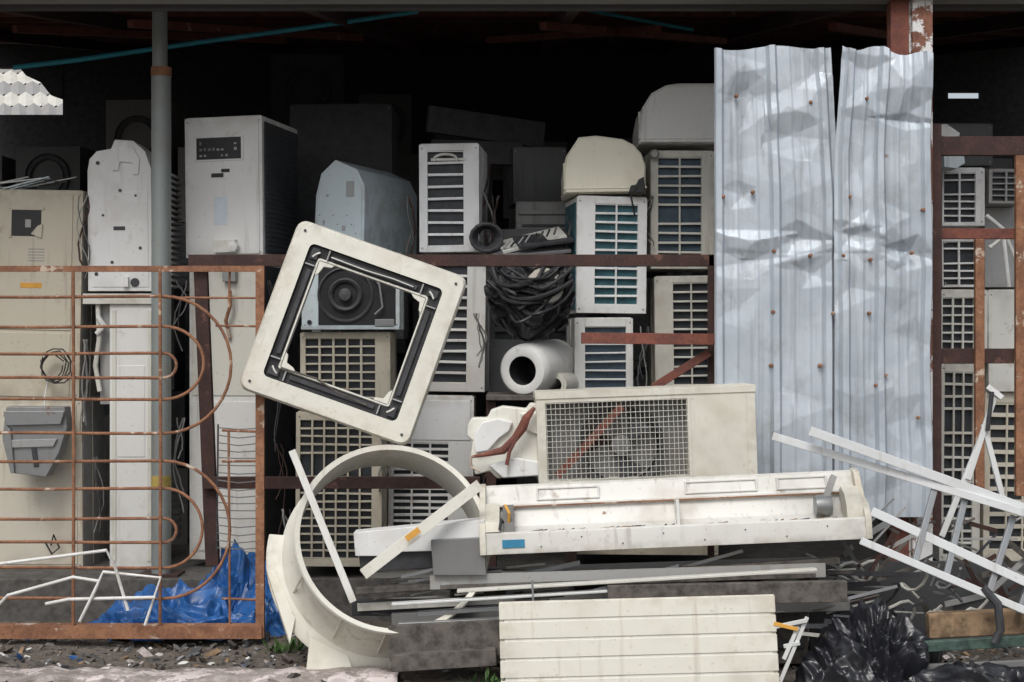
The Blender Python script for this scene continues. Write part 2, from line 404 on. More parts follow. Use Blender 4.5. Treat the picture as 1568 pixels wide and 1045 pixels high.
m.finish('metal_hood',bevel=.012)
unit('outdoor_unit',30,150,640,850,1.5,.3,OFFW)

# indoor unit standing on end
y=.95; m=M()
S=lambda L,yy=.95:[(X(a,yy),Z(b,yy)) for a,b in L]
m.prism(S([(135,446),(134,262),(137,244),(148,232),(170,228),(176,214),(204,216),(222,232),(231,258),(234,446)]),y,y+.3,WHITE)
m.prism(S([(172,262),(172,240),(180,222),(204,226),(214,244),(212,268),(204,268),(203,250),(184,248),(181,262)]),y-.012,y+.001,WHITE)
m.prism(S([(141,440),(140,300),(226,292),(228,440)]),y-.004,y+.001,WHITE)
for (a,b,r) in ((150,250,3),(207,433,7),(184,292,2.5),(208,300,2),(172,402,2.5),(158,330,2),(215,380,2.5),(148,420,3)):
    m.disc((X(a,y),Z(b,y)),r*k(y),y-.0065,DARKG,14)
m.box(X(174,y),X(192,y),y-.007,y-.003,Z(353,y),Z(347,y),DARKG)
m.box(X(190,y),X(198,y),y-.03,y-.003,Z(440,y),Z(424,y),WHITE)
for i in range(20): m.box(X(236,y),X(262,y),y+.02+.0*i,y+.28,Z(440-i*9,y),Z(436-i*9,y),GREYP)
m.box(X(233,y),X(240,y),y+.04,y+.28,Z(446,y),Z(250,y),WHITE)
m.finish('indoor_unit',bevel=.01)
m=M(); m.box(X(168,y),X(236,y),y,y+.25,.252,Z(452,y),WHITE); m.box(X(128,y),X(238,y),y-.02,y+.28,Z(466,y),Z(450,y),OFFW)
m.box(X(172,y),X(178,y),y-.006,y+.001,.3,Z(475,y),OFFW); m.box(X(226,y),X(232,y),y-.006,y+.001,.3,Z(475,y),OFFW)
m.box(X(180,y),X(222,y),y-.004,y+.001,Z(700,y),Z(560,y),WHITE)
m.box(X(150,y),X(172,y),y+.05,y+.1,Z(620,y),Z(466,y),GREYP)
m.tube([P(150,466,y+.02),P(152,520,y),P(146,560,y+.01),P(153,600,y)],.016,OFFW,8)
m.tube([P(150,486,y-.01),P(160,500,y-.01),P(148,512,y-.01)],.018,WHITE,8)
m.finish('indoor_unit',bevel=.006)

def ex_ctrl(m,w,h,d):
    m.box(-w*.46,w*.46,-.008,.002,h*.02,h*.96,WHITE)
    m.box(-w*.34,w*.24,-.011,-.005,h*.70,h*.855,DARK)
    m.box(-w*.37,w*.27,-.016,-.004,h*.855,h*.87,WHITE);m.box(-w*.37,w*.27,-.014,-.004,h*.687,h*.70,WHITE)
    m.box(-w*.37,-w*.34,-.014,-.004,h*.69,h*.86,WHITE);m.box(w*.24,w*.27,-.014,-.004,h*.69,h*.86,WHITE)
    rnd=random.Random(3)
    for i in range(9):
        for j in range(3):
            if rnd.random()<.6:
                a=-w*.30+i*w*.056; b=h*(.72+.042*j); m.box(a,a+w*.02+rnd.random()*w*.02,-.013,-.0105,b,b+h*.01+rnd.random()*h*.012,rnd.choice([GREYP,GREYD,GREYP]))
    m.box(-w*.18,w*.10,-.011,-.005,h*.56,h*.635,WHITE); m.box(-w*.15,w*.01,-.013,-.009,h*.57,h*.60,DARK); m.box(-w*.02,w*.09,-.013,-.009,h*.605,h*.63,DARK)
    m.box(-w*.12,w*.05,-.0105,-.006,h*.23,h*.43,LABS)
    m.box(-w*.1,w*.18,-.05,-.005,h*.03,h*.12,OFFW); m.lathe([(.0001,-.06),(.03,-.055),(.032,0)],WHITE,14,(w*.15,0,h*.07))
    m.box(w/2-.001,w/2+.008,.03,d-.02,.02,h-.03,DARKG)
    for i in range(26): m.box(w/2+.006,w/2+.014,.05,d-.04,.04+i*(h-.1)/26,.04+(i+.4)*(h-.1)/26,DARKG)
unit('portable_air_conditioner',282,405,180,394,1.0,.62,WHITE,rz=-12,extra=ex_ctrl,bevel=.012)
def ex_c2(m,w,h,d):
    m.box(-w*.46,w*.46,-.006,.002,h*.55,h*.97,OFFW); m.box(-w*.46,w*.46,-.006,.002,h*.03,h*.53,WHITE)
    m.box(w*.0,w*.18,-.05,-.005,h*.93,h*.975,GREYM)
    m.tube([(w*.1,-.04,h*.9),(w*.12,-.06,h*.85),(w*.05,-.05,h*.80),(w*.08,-.02,h*.74)],.012,RUST,8)
    m.box(w/2-.001,w/2+.008,.03,d-.02,.02,h-.03,DARKG)
unit('portable_air_conditioner',288,402,400,858,1.02,.6,WHITE,rz=-10,extra=ex_c2,bevel=.01)

y=1.15;m=M()
pts=[(475,388),(476,300),(484,266),(508,245),(546,260),(560,285),(562,388)]
cx=X(518,y); zb=Z(388,y)
loc=[(X(a,y)-cx,Z(b,y)-zb) for a,b in pts]
m.prism(loc,0,.75,BLUEW)
m.prism([(a*.9,b*.93+.01) for a,b in loc],-.006,.001,BLUEW)
for (a,b,w_,h_) in ((536,290,14,24),(527,350,6,8),(497,300,4,4),(492,340,4,5)):
    m.box(X(a-w_/2,y)-cx,X(a+w_/2,y)-cx,-.009,-.004,Z(b+h_/2,y)-zb,Z(b-h_/2,y)-zb,GREYP)
for i in range(9): m.disc((X(484+i*8,y)-cx,Z(330+(i%3)*14,y)-zb),.004,-.0075,DARKG,8)
m.finish('indoor_unit',(cx,y,zb),(0,R(2),R(-22)),.012)
unit('outdoor_unit',478,618,388,520,1.2,.5,GREYD,4,6,COIL)

def ex_logo(m,w,h,d):
    pts=[(w*.0+math.cos(t)*.07-.02,-.01,h*.86+math.sin(t)*.03) for t in [R(a) for a in range(-20,215,15)]]
    m.tube(pts,.009,OFFW,8); m.box(-w*.3,w*.28,-.006,.002,h*.845,h*.87,OFFW)
unit('outdoor_unit',642,734,221,386,1.0,.5,WHITE,1,8,COIL,mg=(.14,.26,.06,.05),slat=.22,extra=ex_logo,ry=-1,rz=-5)
unit('outdoor_unit',640,742,396,600,1.0,.5,WHITE,1,11,COIL,mg=(.14,.28,.05,.06),slat=.25,rz=-4)
def ex_low(m,w,h,d): m.box(-w*.46,w*.46,-.006,.001,h*.70,h*.97,WHITE)
unit('outdoor_unit',594,724,607,830,1.0,.5,WHITE2,3,14,COIL,mg=(.06,.30,.32,.05),slat=.4,extra=ex_low)
def ex_fan(m,w,h,d):
    c=(-.03,0,h*.47)
    m.box(-w*.33,w*.46,-.004,.001,h*.06,h*.94,DARK)
    m.lathe([(.165,-.012),(.155,-.016),(.14,.0)],DARKG,32,c)
    m.lathe([(.10,-.02),(.09,-.028),(.075,-.02),(.07,-.006)],DARKG,28,c); m.lathe([(.0001,-.04),(.035,-.035),(.04,-.004)],GREYB,20,c)
    for sx,sz in ((-.42,.1),(-.42,.9),(.42,.1)): m.lathe([(.0001,-.01),(.014,-.01),(.014,0)],DARK,10,(sx*w,0,h*sz))
    m.box(w*.25,w*.45,-.03,0,h*.03,h*.14,GREYM); m.box(-w*.5,w*.5,-.03,0,0,h*.05,BLUEW)
    m.tube([(w*.2,-.02,h*.8),(w*.3,-.04,h*.6),(w*.33,-.03,h*.3),(w*.25,-.03,h*.2)],.008,GREYM,6)
unit('fan_housing',462,612,392,505,.6,.35,BLUEW,extra=ex_fan)
unit('outdoor_unit',460,598,510,628,.62,.45,BEIGE,5,8,COIL,mg=(.06,.17,.07,.05),slat=.22,vb=.014)
unit('outdoor_unit',452,584,632,868,.62,.45,BEIGE,6,17,COIL,mg=(.05,.12,.05,.05),slat=.25,vb=.012)

unit('outdoor_unit',786,868,226,312,2.0,.4,GREYB,rz=6)
unit('grey_box',790,884,310,352,1.4,.4,GREYD,extra=lambda m,w,h,d:(m.box(-w*.45,w*.45,-.02,0,h*.55,h*.7,GREYD),m.box(-w*.4,w*.4,-.01,0,h*.1,h*.2,DARKG)))
unit('outdoor_unit',745,880,352,610,1.35,.4,GREYB,4,10,COIL)
m=M()
for i,(a,b,c,d_,mt) in enumerate([(752,388,846,362,GREYM),(765,380,862,356,OFFW),(770,386,870,378,GREYD),(790,372,874,362,DARKG)]):
    m.bar(P(a,b,.95-.02*i),P(c,d_,1.0-.02*i),.22,.02,mt,(0,-.35,1))
for i in range(9): m.tube([P(760+i*11,384-i*3,.84),P(772+i*10,372-i*3,.84)],.007,random.choice([DARK,GREYM,WOODG]),6)
m.finish('circuit_board_scrap',bevel=.003)
m=M()
for q in range(6): m.tube([P(745+math.cos(t)*(14+q*2),364+math.sin(t)*(16+q),1.0-.02*q) for t in [i*.45 for i in range(15)]],.012,DARKG,8)
m.finish('cable_coil',bevel=0)
m=M(); T=Matrix.Translation(P(838,436,.50))@Matrix.Rotation(R(25),4,'Z')@Matrix.Rotation(R(-20),4,'X')
m.lathe([(.07,0),(.105,0),(.11,.01),(.11,.4)],OFFW,32,T=T); m.lathe([(.07,0),(.065,.4)],DARK,24,T=T); m.finish('insulation_roll',bevel=0)
m=M(); T=Matrix.Translation(P(800,568,.5))@Matrix.Rotation(R(-24),4,'Z')@Matrix.Rotation(R(4),4,'X')
m.lathe([(.10,.02),(.085,.0),(.11,-.006),(.135,.0),(.15,.02),(.155,.06),(.153,.35),(.15,.5)],WHITE,40,T=T)
m.lathe([(.10,.02),(.095,.2),(.09,.5)],DARKG,32,T=T); m.lathe([(.0001,.3),(.095,.3)],DARK,32,T=T)
m.lathe([(.088,.0),(.094,.03)],GREYB,32,T=T)
m.finish('duct_roll',bevel=0)
m=M(); T=Matrix.Translation(P(850,590,.6))@Matrix.Rotation(R(-20),4,'Z')
m.lathe([(.04,0),(.07,.0),(.075,.02),(.075,.4)],OFFW,24,T=T); m.finish('duct_roll',bevel=0)

# folded sheet material over a mound
def ridge(q,s=1.8): return 1-abs(noise.noise(q))*s
def heap(name,cx,cy,z0,sx,sy,H,mat,seed,amp=.06,fr=12,tilt=(0,0),nr=110,na=300,sq=2.0,pw=.75):
    bm=bmesh.new(); rows=[]
    for i in range(nr+1):
        row=[]
        for j in range(na):
            t=2*math.pi*j/na; rad=(i/nr)
            rim=1+.16*noise.noise(Vector((math.cos(t)*2,math.sin(t)*2,seed)))+.06*noise.noise(Vector((math.cos(t)*7,math.sin(t)*7,seed)))
            x=cx+sx*rad*rim*math.cos(t); y=cy+sy*rad*rim*math.sin(t)
            dome=max(0,1-rad**sq); hz=dome**pw*H*(1+tilt[0]*(x-cx)/sx+tilt[1]*(y-cy)/sy)
            q=Vector((x*fr,y*fr*.8,seed+hz*fr*.7)); w=Vector((noise.noise(q*.35+Vector((5,1,2))),noise.noise(q*.35+Vector((1,7,3))),noise.noise(q*.35+Vector((3,3,8)))))*1.9
            f=(ridge(q*.35+w)-.5)*amp+(ridge(q*.8+w*1.5,2)-.5)*amp*.55+(ridge(q*1.9+w*2.2,2)-.5)*amp*.24
            e=min(1,(1-rad)*4+.2)
            nrm=Vector((math.cos(t)*rad*1.1,math.sin(t)*rad*1.1,1)).normalized()
            row.append(bm.verts.new((x-cx+nrm.x*f*e,y-cy+nrm.y*f*e,hz+nrm.z*f*e)))
        rows.append(row)
    for i in range(nr):
        for j in range(na):
            a,b,c,d=rows[i][j],rows[i][(j+1)%na],rows[i+1][(j+1)%na],rows[i+1][j]
            bm.faces.new((a,d,c,b))
    bmesh.ops.remove_doubles(bm,verts=bm.verts,dist=1e-5); bmesh.ops.recalc_face_normals(bm,faces=bm.faces)
    me=bpy.data.meshes.new(name); bm.to_mesh(me); bm.free(); me.materials.append(mat)
    for p in me.polygons: p.use_smooth=True
    me.set_sharp_from_angle(angle=R(55))
    o=bpy.data.objects.new(name,me); o.location=(cx,cy,z0); scene.collection.objects.link(o); return o

# black sheeting bundle: hanging swags of folded black plastic (draped surface with deep swag folds)
bm=bmesh.new(); nu,nv=150,130; rows=[]
for j in range(nv+1):
    row=[]; v=j/nv
    for i in range(nu+1):
        u=i/nu
        cxp=812+ (u-.5)*(138-24*abs(v-.45)*2) ; pyp=404+v*(92+26*math.sin(u*math.pi))
        # swags: folds follow catenary-like arcs
        arc=v-.34*math.sin(u*math.pi)
        q=Vector((u*2.2,arc*9,3.3)); w=noise.noise(Vector((u*3,v*3,1.2)))*.9
        f=.075*(ridge(Vector((u*1.6+w,arc*6.5+w*1.6,3.3)),2.0)-.5)+.04*(ridge(Vector((u*4+w*2,arc*13+w*2,7.1)),2)-.5)+.012*(ridge(Vector((u*12,v*14+w*3,1.1)),2)-.5)
        bulge=-.14*math.sin(u*math.pi)*math.sin(min(1,v*1.05)*math.pi)
        p=P(cxp,pyp,.58+bulge); row.append(bm.verts.new((p.x+.03*noise.noise(q),p.y-f,p.z+.03*noise.noise(q+Vector((4,4,4))))))
    rows.append(row)
for j in range(nv):
    for i in range(nu): bm.faces.new((rows[j][i],rows[j+1][i],rows[j+1][i+1],rows[j][i+1]))
me=bpy.data.meshes.new('black_plastic_bundle'); bm.to_mesh(me); bm.free(); me.materials.append(HOSE)
for p in me.polygons: p.use_smooth=True
o=bpy.data.objects.new('black_plastic_bundle',me); scene.collection.objects.link(o)
m=M(); rnd=random.Random(11)
for q in range(9):
    a=rnd.uniform(744,780); b=rnd.uniform(825,882); top=rnd.uniform(408,440); sag=rnd.uniform(25,74); ph=rnd.random()*6
    pts=[]; rr_=[]; r0=rnd.uniform(.007,.015)
    for i in range(24):
        t=i/23; px=a+(b-a)*t+6*math.sin(t*8+ph); py=top+sag*4*t*(1-t)*(.8+.25*math.sin(ph+t*3))
        pts.append(P(px,py,.40+.05*abs(t-.5)*4+.03*math.sin(t*7+ph))); rr_.append(r0*(1+.45*noise.noise(Vector((i*.5,q,0)))))
    m.tube(pts,rr_,HOSE,7)
o2=m.finish('twisted_folds',bevel=0); o2.parent=o
m=M(); m.box(X(745,.6),X(884,.6),.45,1.0,Z(612,.6),Z(604,.6),WOODG); m.box(X(745,.6),X(760,.6),.5,.9,.25,Z(612,.6),RUSTD); m.box(X(868,.6),X(882,.6),.5,.9,.25,Z(612,.6),RUSTD); m.finish('shelf_board')
unit('outdoor_unit',745,882,522,606,1.3,.3,GREYB)

def dome(name,pts,y,d,mat,notch=None,ry=0):
    m=M(); L=S(pts,y); cx=sum(a for a,b in L)/len(L); cz=min(b for a,b in L)
    L=[(a-cx,b-cz) for a,b in L]
    m.prism(L,.02,d,mat); m.prism([(a*.97,b*.95+.006) for a,b in L],-.004,.021,mat)
    zz=[b for a,b in L]; xs=[a for a,b in L]
    m.box(min(xs)-.004,max(xs)+.004,-.008,d+.004,.025,.036,mat)
    m.box(min(xs)-.002,max(xs)+.002,.06,.07,.0,max(zz)*.55,mat)
    if notch: m.prism([(a-cx,b-cz) for a,b in S(notch,y)],-.012,.0,DARK)
    return m.finish(name,(cx,y,cz),(0,R(ry),0),.014,3)
dome('indoor_unit',[(864,296),(864,262),(868,238),(888,209),(915,207),(955,213),(972,222),(984,236),(990,256),(988,296)],.78,.5,CREAM,[(962,297),(966,285),(974,284),(978,276),(986,272),(989,297)],-1)
dome('indoor_unit',[(979,220),(979,190),(984,164),(998,142),(1020,130),(1040,127),(1110,127),(1120,220)],.95,.5,WHITE)
def ex_side(m,w,h,d): m.box(-w*.5-.004,-w*.5,.03,d-.02,.02,h-.03,COILT)
unit('outdoor_unit',882,990,302,480,.8,.45,WHITE,2,11,COILT,mg=(.26,.13,.06,.07),slat=.25,rz=7,vb=.01,extra=ex_side)
unit('outdoor_unit',996,1094,232,412,.95,.45,OFFW,2,11,COILB,mg=(.12,.20,.05,.06),slat=.24,vb=.01,rz=3)
unit('outdoor_unit',880,970,488,612,.8,.45,WHITE,1,8,COILB,mg=(.18,.12,.10,.03),slat=.2,rz=4)
unit('outdoor_unit',1004,1100,424,612,.95,.45,OFFW,2,12,COIL,mg=(.30,.12,.05,.04),slat=.22,vb=.01)
unit('outdoor_unit',880,1100,614,850,.95,.45,BEIGE,4,14,COIL,slat=.3)
m=M(); m.lathe([(.0001,-.01),(.02,-.01),(.03,0)],GREYM,16,tuple(P(1002,236,.9))); m.tube([P(975,288,.7),P(966,300,.72),P(972,330,.74)],.006,DARK,6); m.finish('valve_fitting',bevel=0)

m=M(); rnd=random.Random(44)
for (a,b,yy) in ((128,300,.92),(130,520,.9),(276,430,.95),(412,430,1.0),(424,560,.9),(430,680,.8),(628,300,1.1),(745,250,1.2),(760,300,1.2),(872,330,.95),(985,500,.8),(992,300,.9),(438,780,.7),(590,640,.6),(275,640,.9),(150,700,.85),(740,640,.6),(735,480,.7)):
    for q in range(3):
        pts=[]; ph=rnd.random()*6; l=rnd.uniform(60,150); am=rnd.uniform(3,11)
        for i in range(14):
            t=i/13; pts.append(P(a+am*math.sin(t*5+ph)+rnd.uniform(-1,1),b+l*t,yy+.03*math.sin(t*4+ph)))
        m.tube(pts,rnd.choice([.003,.004,.006]),rnd.choice([DARKG,GREYD,DARKG,RUSTD,GREYP,WOODG]),6)
m.finish('hanging_cables',bevel=0)

# ================================================================ RAILS / POSTS
y=.2; m=M()
m.box(X(288,y),X(1095,y),y,y+.05,Z(408,y),Z(390,y),RUSTD)
m.box(X(310,y),X(735,y),y,y+.05,Z(749,y),Z(731,y),RUSTD)
m.bar(P(307,395,y+.08),P(326,866,y+.08),.075,.05,RUSTD)
m.box(X(1085,y),X(1094,y),y,y+.05,0,Z(390,y),RUSTD)
m.finish('steel_fence_frame',bevel=.003)
m=M(); y=.1; m.bar(P(890,518,y),P(1094,520,y),.062,.05,RUSTR); m.bar(P(1000,594,y+.05),P(1086,540,y+.05),.045,.03,RUSTR); m.finish('red_steel_bracket',bevel=.003)

# ================================================================ corrugated sheets
def sheet(xl,xr,top,bot,ribs,y0,dents,seed,nx=180,nz_=400):
    m=M(); vs=[];fs=[]; rd=random.Random(int(seed*10))
    dd=[]
    for D in dents:
        n_=rd.choice([3,4,4,5]); a0=rd.random()*6.28
        dd.append(D+([ (math.cos(a0+6.283*i/n_+rd.uniform(-.3,.3)),math.sin(a0+6.283*i/n_+rd.uniform(-.3,.3)),rd.uniform(.75,1.15)) for i in range(n_)],))
    for j in range(nz_+1):
        v=j/nz_
        for i in range(nx+1):
            u=i/nx
            tp=top(u); bt=bot(u); py=tp+(bt-tp)*v; px=xl(py)+(xr(py)-xl(py))*u
            pu=xl(600)+(xr(600)-xl(600))*u
            d=0
            for rx in ribs:
                a=abs(pu-rx); d-=.034*max(0,min(1,(9-a)/4.5))
                for o_ in (-28,28):
                    a2=abs(pu-rx-o_); d-=.0045*max(0,min(1,(4-a2)/3))
            d+=.012*noise.noise(Vector((px*.011,py*.005,seed)))+.004*(ridge(Vector((px*.012,py*.009,seed+3)),2)-.5)
            for (cx,cy,rx,ry_,am,pl) in dd:
                if abs(px-cx)<rx*1.7 and abs(py-cy)<ry_*1.7:
                    ux=(px-cx)/rx+.12*noise.noise(Vector((px*.05,py*.05,seed+7))); uy=(py-cy)/ry_
                    q=max(ux*p0*s0+uy*p1*s0 for (p0,p1,s0) in pl)
                    if q<1: d+=am*(1-max(q,.12))
            d+=.010*math.exp(-abs(py-388)/16)
            p=P(px,py,y0); vs.append((p.x,y0+d,p.z))
    for j in range(nz_):
        for i in range(nx): a=j*(nx+1)+i; fs.append((a,a+1,a+nx+2,a+nx+1))
    m.add(vs,fs,GALV)
    return m
dl=[(1150,148,34,44,.028),(1128,112,26,26,-.016),(1232,168,36,32,-.026),(1218,205,30,24,.024),(1148,370,44,16,-.032),(1150,400,40,16,.018),(1224,366,32,18,.036),(1218,396,32,14,-.018),(1165,236,50,34,.012),(1245,420,34,20,.024),(1225,640,40,30,-.012),(1138,300,20,20,.018),(1215,500,36,60,.008),(1250,110,22,30,.018),(1240,290,24,40,-.012),(1130,470,30,30,.012)]
Y1=-.10
m=sheet(lambda p:1093+ (p-75)*.002,lambda p:1272+min(1,max(0,(p-75)/230))*14,lambda u:75-3*u+3*math.sin(u*9),lambda u:745,[1101,1188,1268],Y1,dl,1.7)
for (a,b) in ((1127,148),(1240,158),(1152,295),(1184,385),(1240,392),(1107,302),(1183,478),(1255,560),(1180,560)):
    m.lathe([(.0001,-.035),(.008,-.033),(.011,-.022),(.011,.0)],RUST,10,(X(a,Y1),Y1,Z(b,Y1)))
m.finish('corrugated_metal_sheet',bevel=0,ang=28,recalc=False)
Y2=-.125
dr=[(1385,132,38,46,-.05),(1385,186,42,10,.026),(1325,108,26,26,.024),(1322,160,20,20,-.018),(1300,362,32,24,.03),(1322,345,24,16,-.02),(1366,345,24,26,-.024),(1395,386,32,18,.04),(1375,398,18,14,-.02),(1330,385,26,14,-.016),(1405,250,18,50,-.014),(1310,610,34,30,-.014),(1395,640,30,34,.02),(1350,720,50,34,-.016),(1300,440,26,24,.016),(1350,500,40,50,.008),(1310,260,22,40,.014),(1370,440,26,30,-.014),(1400,520,22,30,.014)]
m=sheet(lambda p:1290-min(1,max(0,(p-75)/160))*12,lambda p:1425+2*math.sin(p*.02),lambda u:70+16*u+5*math.sin(u*12),lambda u:792,[1293,1347,1418],Y2,dr,4.1)
for (a,b) in ((1326,152),(1300,302),(1290,392),(1332,398),(1395,388),(1412,322),(1275,480),(1330,480),(1355,575),(1405,640),(1340,590)):
    m.lathe([(.0001,-.035),(.008,-.033),(.010,-.022),(.010,.0)],RUST,10,(X(a,Y2),Y2,Z(b,Y2)))
m.finish('corrugated_metal_sheet',bevel=0,ang=28,recalc=False)

# ================================================================ right gate & units behind
m=M()
def fb(a,b,c,d,mt=RUSTD,yy=0,t=.045): m.box(X(a,yy),X(c,yy),yy,yy+t,Z(d,yy),Z(b,yy),mt)
fb(1428,190,1442,830); fb(1424,209,1640,238,yy=.05); fb(1436,350,1640,366,RUSTR,yy=.052); fb(1424,534,1640,557,yy=.05); fb(1494,366,1508,760,RUST,yy=.01,t=.035); fb(1556,238,1570,760,RUST,yy=.01,t=.035)
m.finish('rusty_gate',bevel=.003)
unit('outdoor_unit',1443,1508,258,346,.9,.4,WHITE,2,7,COIL,slat=.25,mg=(.04,.22,.08,.05))
unit('outdoor_unit',1514,1568,260,312,.9,.4,GREYP,2,5,COIL,slat=.25)
unit('outdoor_unit',1443,1500,366,440,.9,.4,WHITE,2,6,COIL,slat=.25,mg=(.04,.12,.05,.03))
unit('outdoor_unit',1440,1512,445,556,.9,.4,OFFW,3,7,COIL,slat=.22,mg=(.04,.3,.1,.05))
unit('outdoor_unit',1514,1580,445,600,.92,.4,OFFW)
unit('outdoor_unit',1438,1500,558,860,.9,.4,OFFW,3,15,COIL,slat=.22,mg=(.1,.2,.04,.03))
unit('outdoor_unit',1505,1600,602,860,.95,.4,BEIGE,3,12,COIL)
unit('outdoor_unit',1508,1580,318,440,1.1,.4,GREYP)
m=M(); 
m.prism(S([(1424,206),(1424,192),(1450,190),(1470,204),(1468,212)],.7),.7,.9,WHITE); m.prism(S([(1446,256),(1446,238),(1476,236),(1478,250),(1465,258)],.7),.7,.85,BLUEW)
m.tube([P(1515,380,.8),P(1540,360,.8),P(1556,400,.8)],.014,OFFW,8);m.tube([P(1510,330,.8),P(1535,350,.8),P(1545,440,.8)],.014,WHITE,8); m.finish('plastic_covers',bevel=.006)
unit('outdoor_unit',1424,1520,190,254,1.3,.3,GREYB)

# ================================================================ cassette panel (open frame)
def rsq(h,r,y,n=4,): return [(a,y,b) for a,b in rr(2*h,2*h,r,n)]
m=M(); H=.485
loops=[(H,.05,.055),(H,.02,.055),(H-.012,.0,.05),(.378,-.004,.03),(.374,.020,.028),(.318,.024,.015),(.314,.012,.012),(.306,.012,.01),(.303,.05,.01),(H-.02,.062,.05)]
lm=[YELW,YELW,YELW,DARK,DARK,YELW,YELW,GREYP,GREYP,GREYP]
base=len(m.v); n4=len(rsq(1,.1,0))
for (h,yy,r) in loops: m.v+= [Vector(p) for p in rsq(h,r,yy)]
for li in range(len(loops)):
    l2=(li+1)%len(loops); mi=m.mi(lm[li])
    for j in range(n4): m.f.append([base+li*n4+j,base+li*n4+(j+1)%n4,base+l2*n4+(j+1)%n4,base+l2*n4+j]); m.m.append(mi)
for a in range(4):
    T=Matrix.Rotation(R(90*a),4,'Y')
    m.box(-.24,.24,.006,.014,.328,.352,DARKG,T); m.box(-.27,-.262,.0,.018,.318,.372,GREYP,T); m.box(.262,.27,.0,.018,.318,.372,GREYP,T)
    m.prism([(.22,.303),(.303,.303),(.303,.22),(.288,.23),(.28,.272),(.24,.285)],.014,.03,YELW,T)
    m.box(.30,.36,.004,.016,.30+.02,.36,DARKG,T)
    m.tube([(.31,.004,.345),(.33,.0,.33),(.345,.004,.312)],.006,OFFW,6,T=T)
    m.disc((.43,.43),.008,-.006,DARKG,10,T)
m.tube([(-.25,.0,.34),(-.05,-.008,.335),(.1,-.004,.342),(.22,0,.338)],.004,OFFW,6)
m.tube([(-.30,.0,-.31),(-.1,-.01,-.30),(.02,.01,-.33),(.2,.005,-.345)],.006,WOODG,6)
yp=-.16
m.finish('ceiling_cassette_panel',(X(541,yp),yp,Z(509,yp)),(R(-5),R(19.5),0),.002)

# ================================================================ fan shroud ring
yp=-.75
m=M(); r0=.475; D=.34
m.lathe([(r0-.012,.0),(r0+.012,-.006),(r0+.018,.006),(r0+.002,.02),(r0,.12),(r0+.004,.24),(r0+.03,.30),(r0+.055,D),(r0+.045,D+.006),(r0+.015,.30),(r0-.012,.22),(r0-.014,.02),(r0-.012,0)],YELW,80)
m.lathe([(r0+.03,D-.02),(r0+.07,D+.0),(r0+.12,D+.02),(r0+.125,D+.03),(r0+.05,D+.012),(r0+.03,D-.02)],YELW,36,a0=165,a1=292)
m.prism([( -.50,-.42),(-.60,-.05),(-.56,-.05),(-.47,-.30)],D-.005,D+.035,YELW)
m.prism([(-.44,-.66),(-.18,-.62),(-.22,-.50),(-.40,-.40)],D-.005,D+.035,YELW)
for t in (200,235,262): m.tube([((r0+.002)*math.cos(R(t)),.03,(r0+.002)*math.sin(R(t))),((r0+.03)*math.cos(R(t)),D-.02,(r0+.03)*math.sin(R(t)))],.007,YELW,6)
m.finish('fan_shroud',(X(603,yp),yp,Z(822,yp)),(R(-26),0,R(14)),.0,ang=50)

m=M(); m.angle(P(447,690,-.82),P(541,922,-.95),.035,.006,OFFW); m.finish('metal_strip',bevel=.001)
m=M(); m.angle(P(556,880,-.98),P(735,742,-.84),.055,.005,YELW); m.bar(P(622,826,-.965),P(642,811,-.952),.03,.004,LABO); m.finish('metal_strip',bevel=.001)
y=-.8; m=M(); 
m.prism(S([(541,816),(742,796),(742,842),(600,846),(590,852),(544,852)],y),y,y+.12,WHITE); m.prism(S([(551,880),(700,868),(700,842),(548,846)],y),y+.03,y+.1,DARKG)
m.prism(S([(660,826),(740,822),(745,880),(664,880)],y),y-.03,y-.001,GREYD); m.finish('metal_cover',bevel=.004)

# ================================================================ lying outdoor unit
y=-.42; w=336*k(y); h=138*k(y); m=M(); d=.34
hole=(-w/2+.015*w+.03,-w/2+.69*w,.012,h-.11*h)
body(m,w,h,d,YELW,hole,t=.12)
x0,x1,z0,z1=hole
m.add([(x0,.118,z0),(x1,.118,z0),(x1,.118,z1),(x0,.118,z1)],[(0,1,2,3)],GREYD)
fc=((x0+x1)/2+.02,0,z0+.17)
m.lathe([(.225,.015),(.20,.03),(.195,.11)],DARKG,40,fc); m.lathe([(.19,.06),(.18,.11)],GREYD,40,fc); m.lathe([(.0001,.04),(.05,.045),(.055,.11)],GREYD,20,fc)
for q in range(3):
    t=R(25+120*q); vs=[]
    for i in range(5):
        r=.05+.033*i; s=.5+.1*i
        vs.append((fc[0]+r*math.cos(t),.05,fc[2]+r*math.sin(t))); vs.append((fc[0]+r*math.cos(t+s),.1,fc[2]+r*math.sin(t+s)))
    m.add(vs,[(2*i,2*i+1,2*i+3,2*i+2) for i in range(4)],DARKG if q!=1 else RUSTD)
m.bar((x0+.05,.03,z0+.02),(x0+.40,.03,z1-.03),.04,.02,RUSTR)
nw=30
for i in range(nw+1):
    x=x0+.004+(x1-x0-.008)*i/nw; m.tube([(x,.004,z0),(x+.003*math.sin(i*1.7),.0+.004*math.sin(i*.6),(z0+z1)/2),(x,.004,z1)],.0019,YELW,5)
for i in range(15):
    z=z0+.004+(z1-z0-.008)*i/14; m.tube([(x0,.0,z),((x0*2+x1)/3,-.004,z+.003*math.sin(i*2)),((x0+x1*2)/3,-.006,z-.004*math.sin(i*1.3)),(x1,.0,z)],.0019,OFFW,5)
m.box(x1+.01,x1+.018,-.004,.001,.01,h-.01,OFFW); m.box(w/2-.05,w/2-.045,-.003,.001,.01,h-.01,YELW)
m.box(-w/2-.004,w/2+.004,-.006,d+.004,h-.03,h+.006,YELW)
m.finish('outdoor_unit',(X(993,y),y,Z(735,y)),(0,R(-2),R(1)),.006)

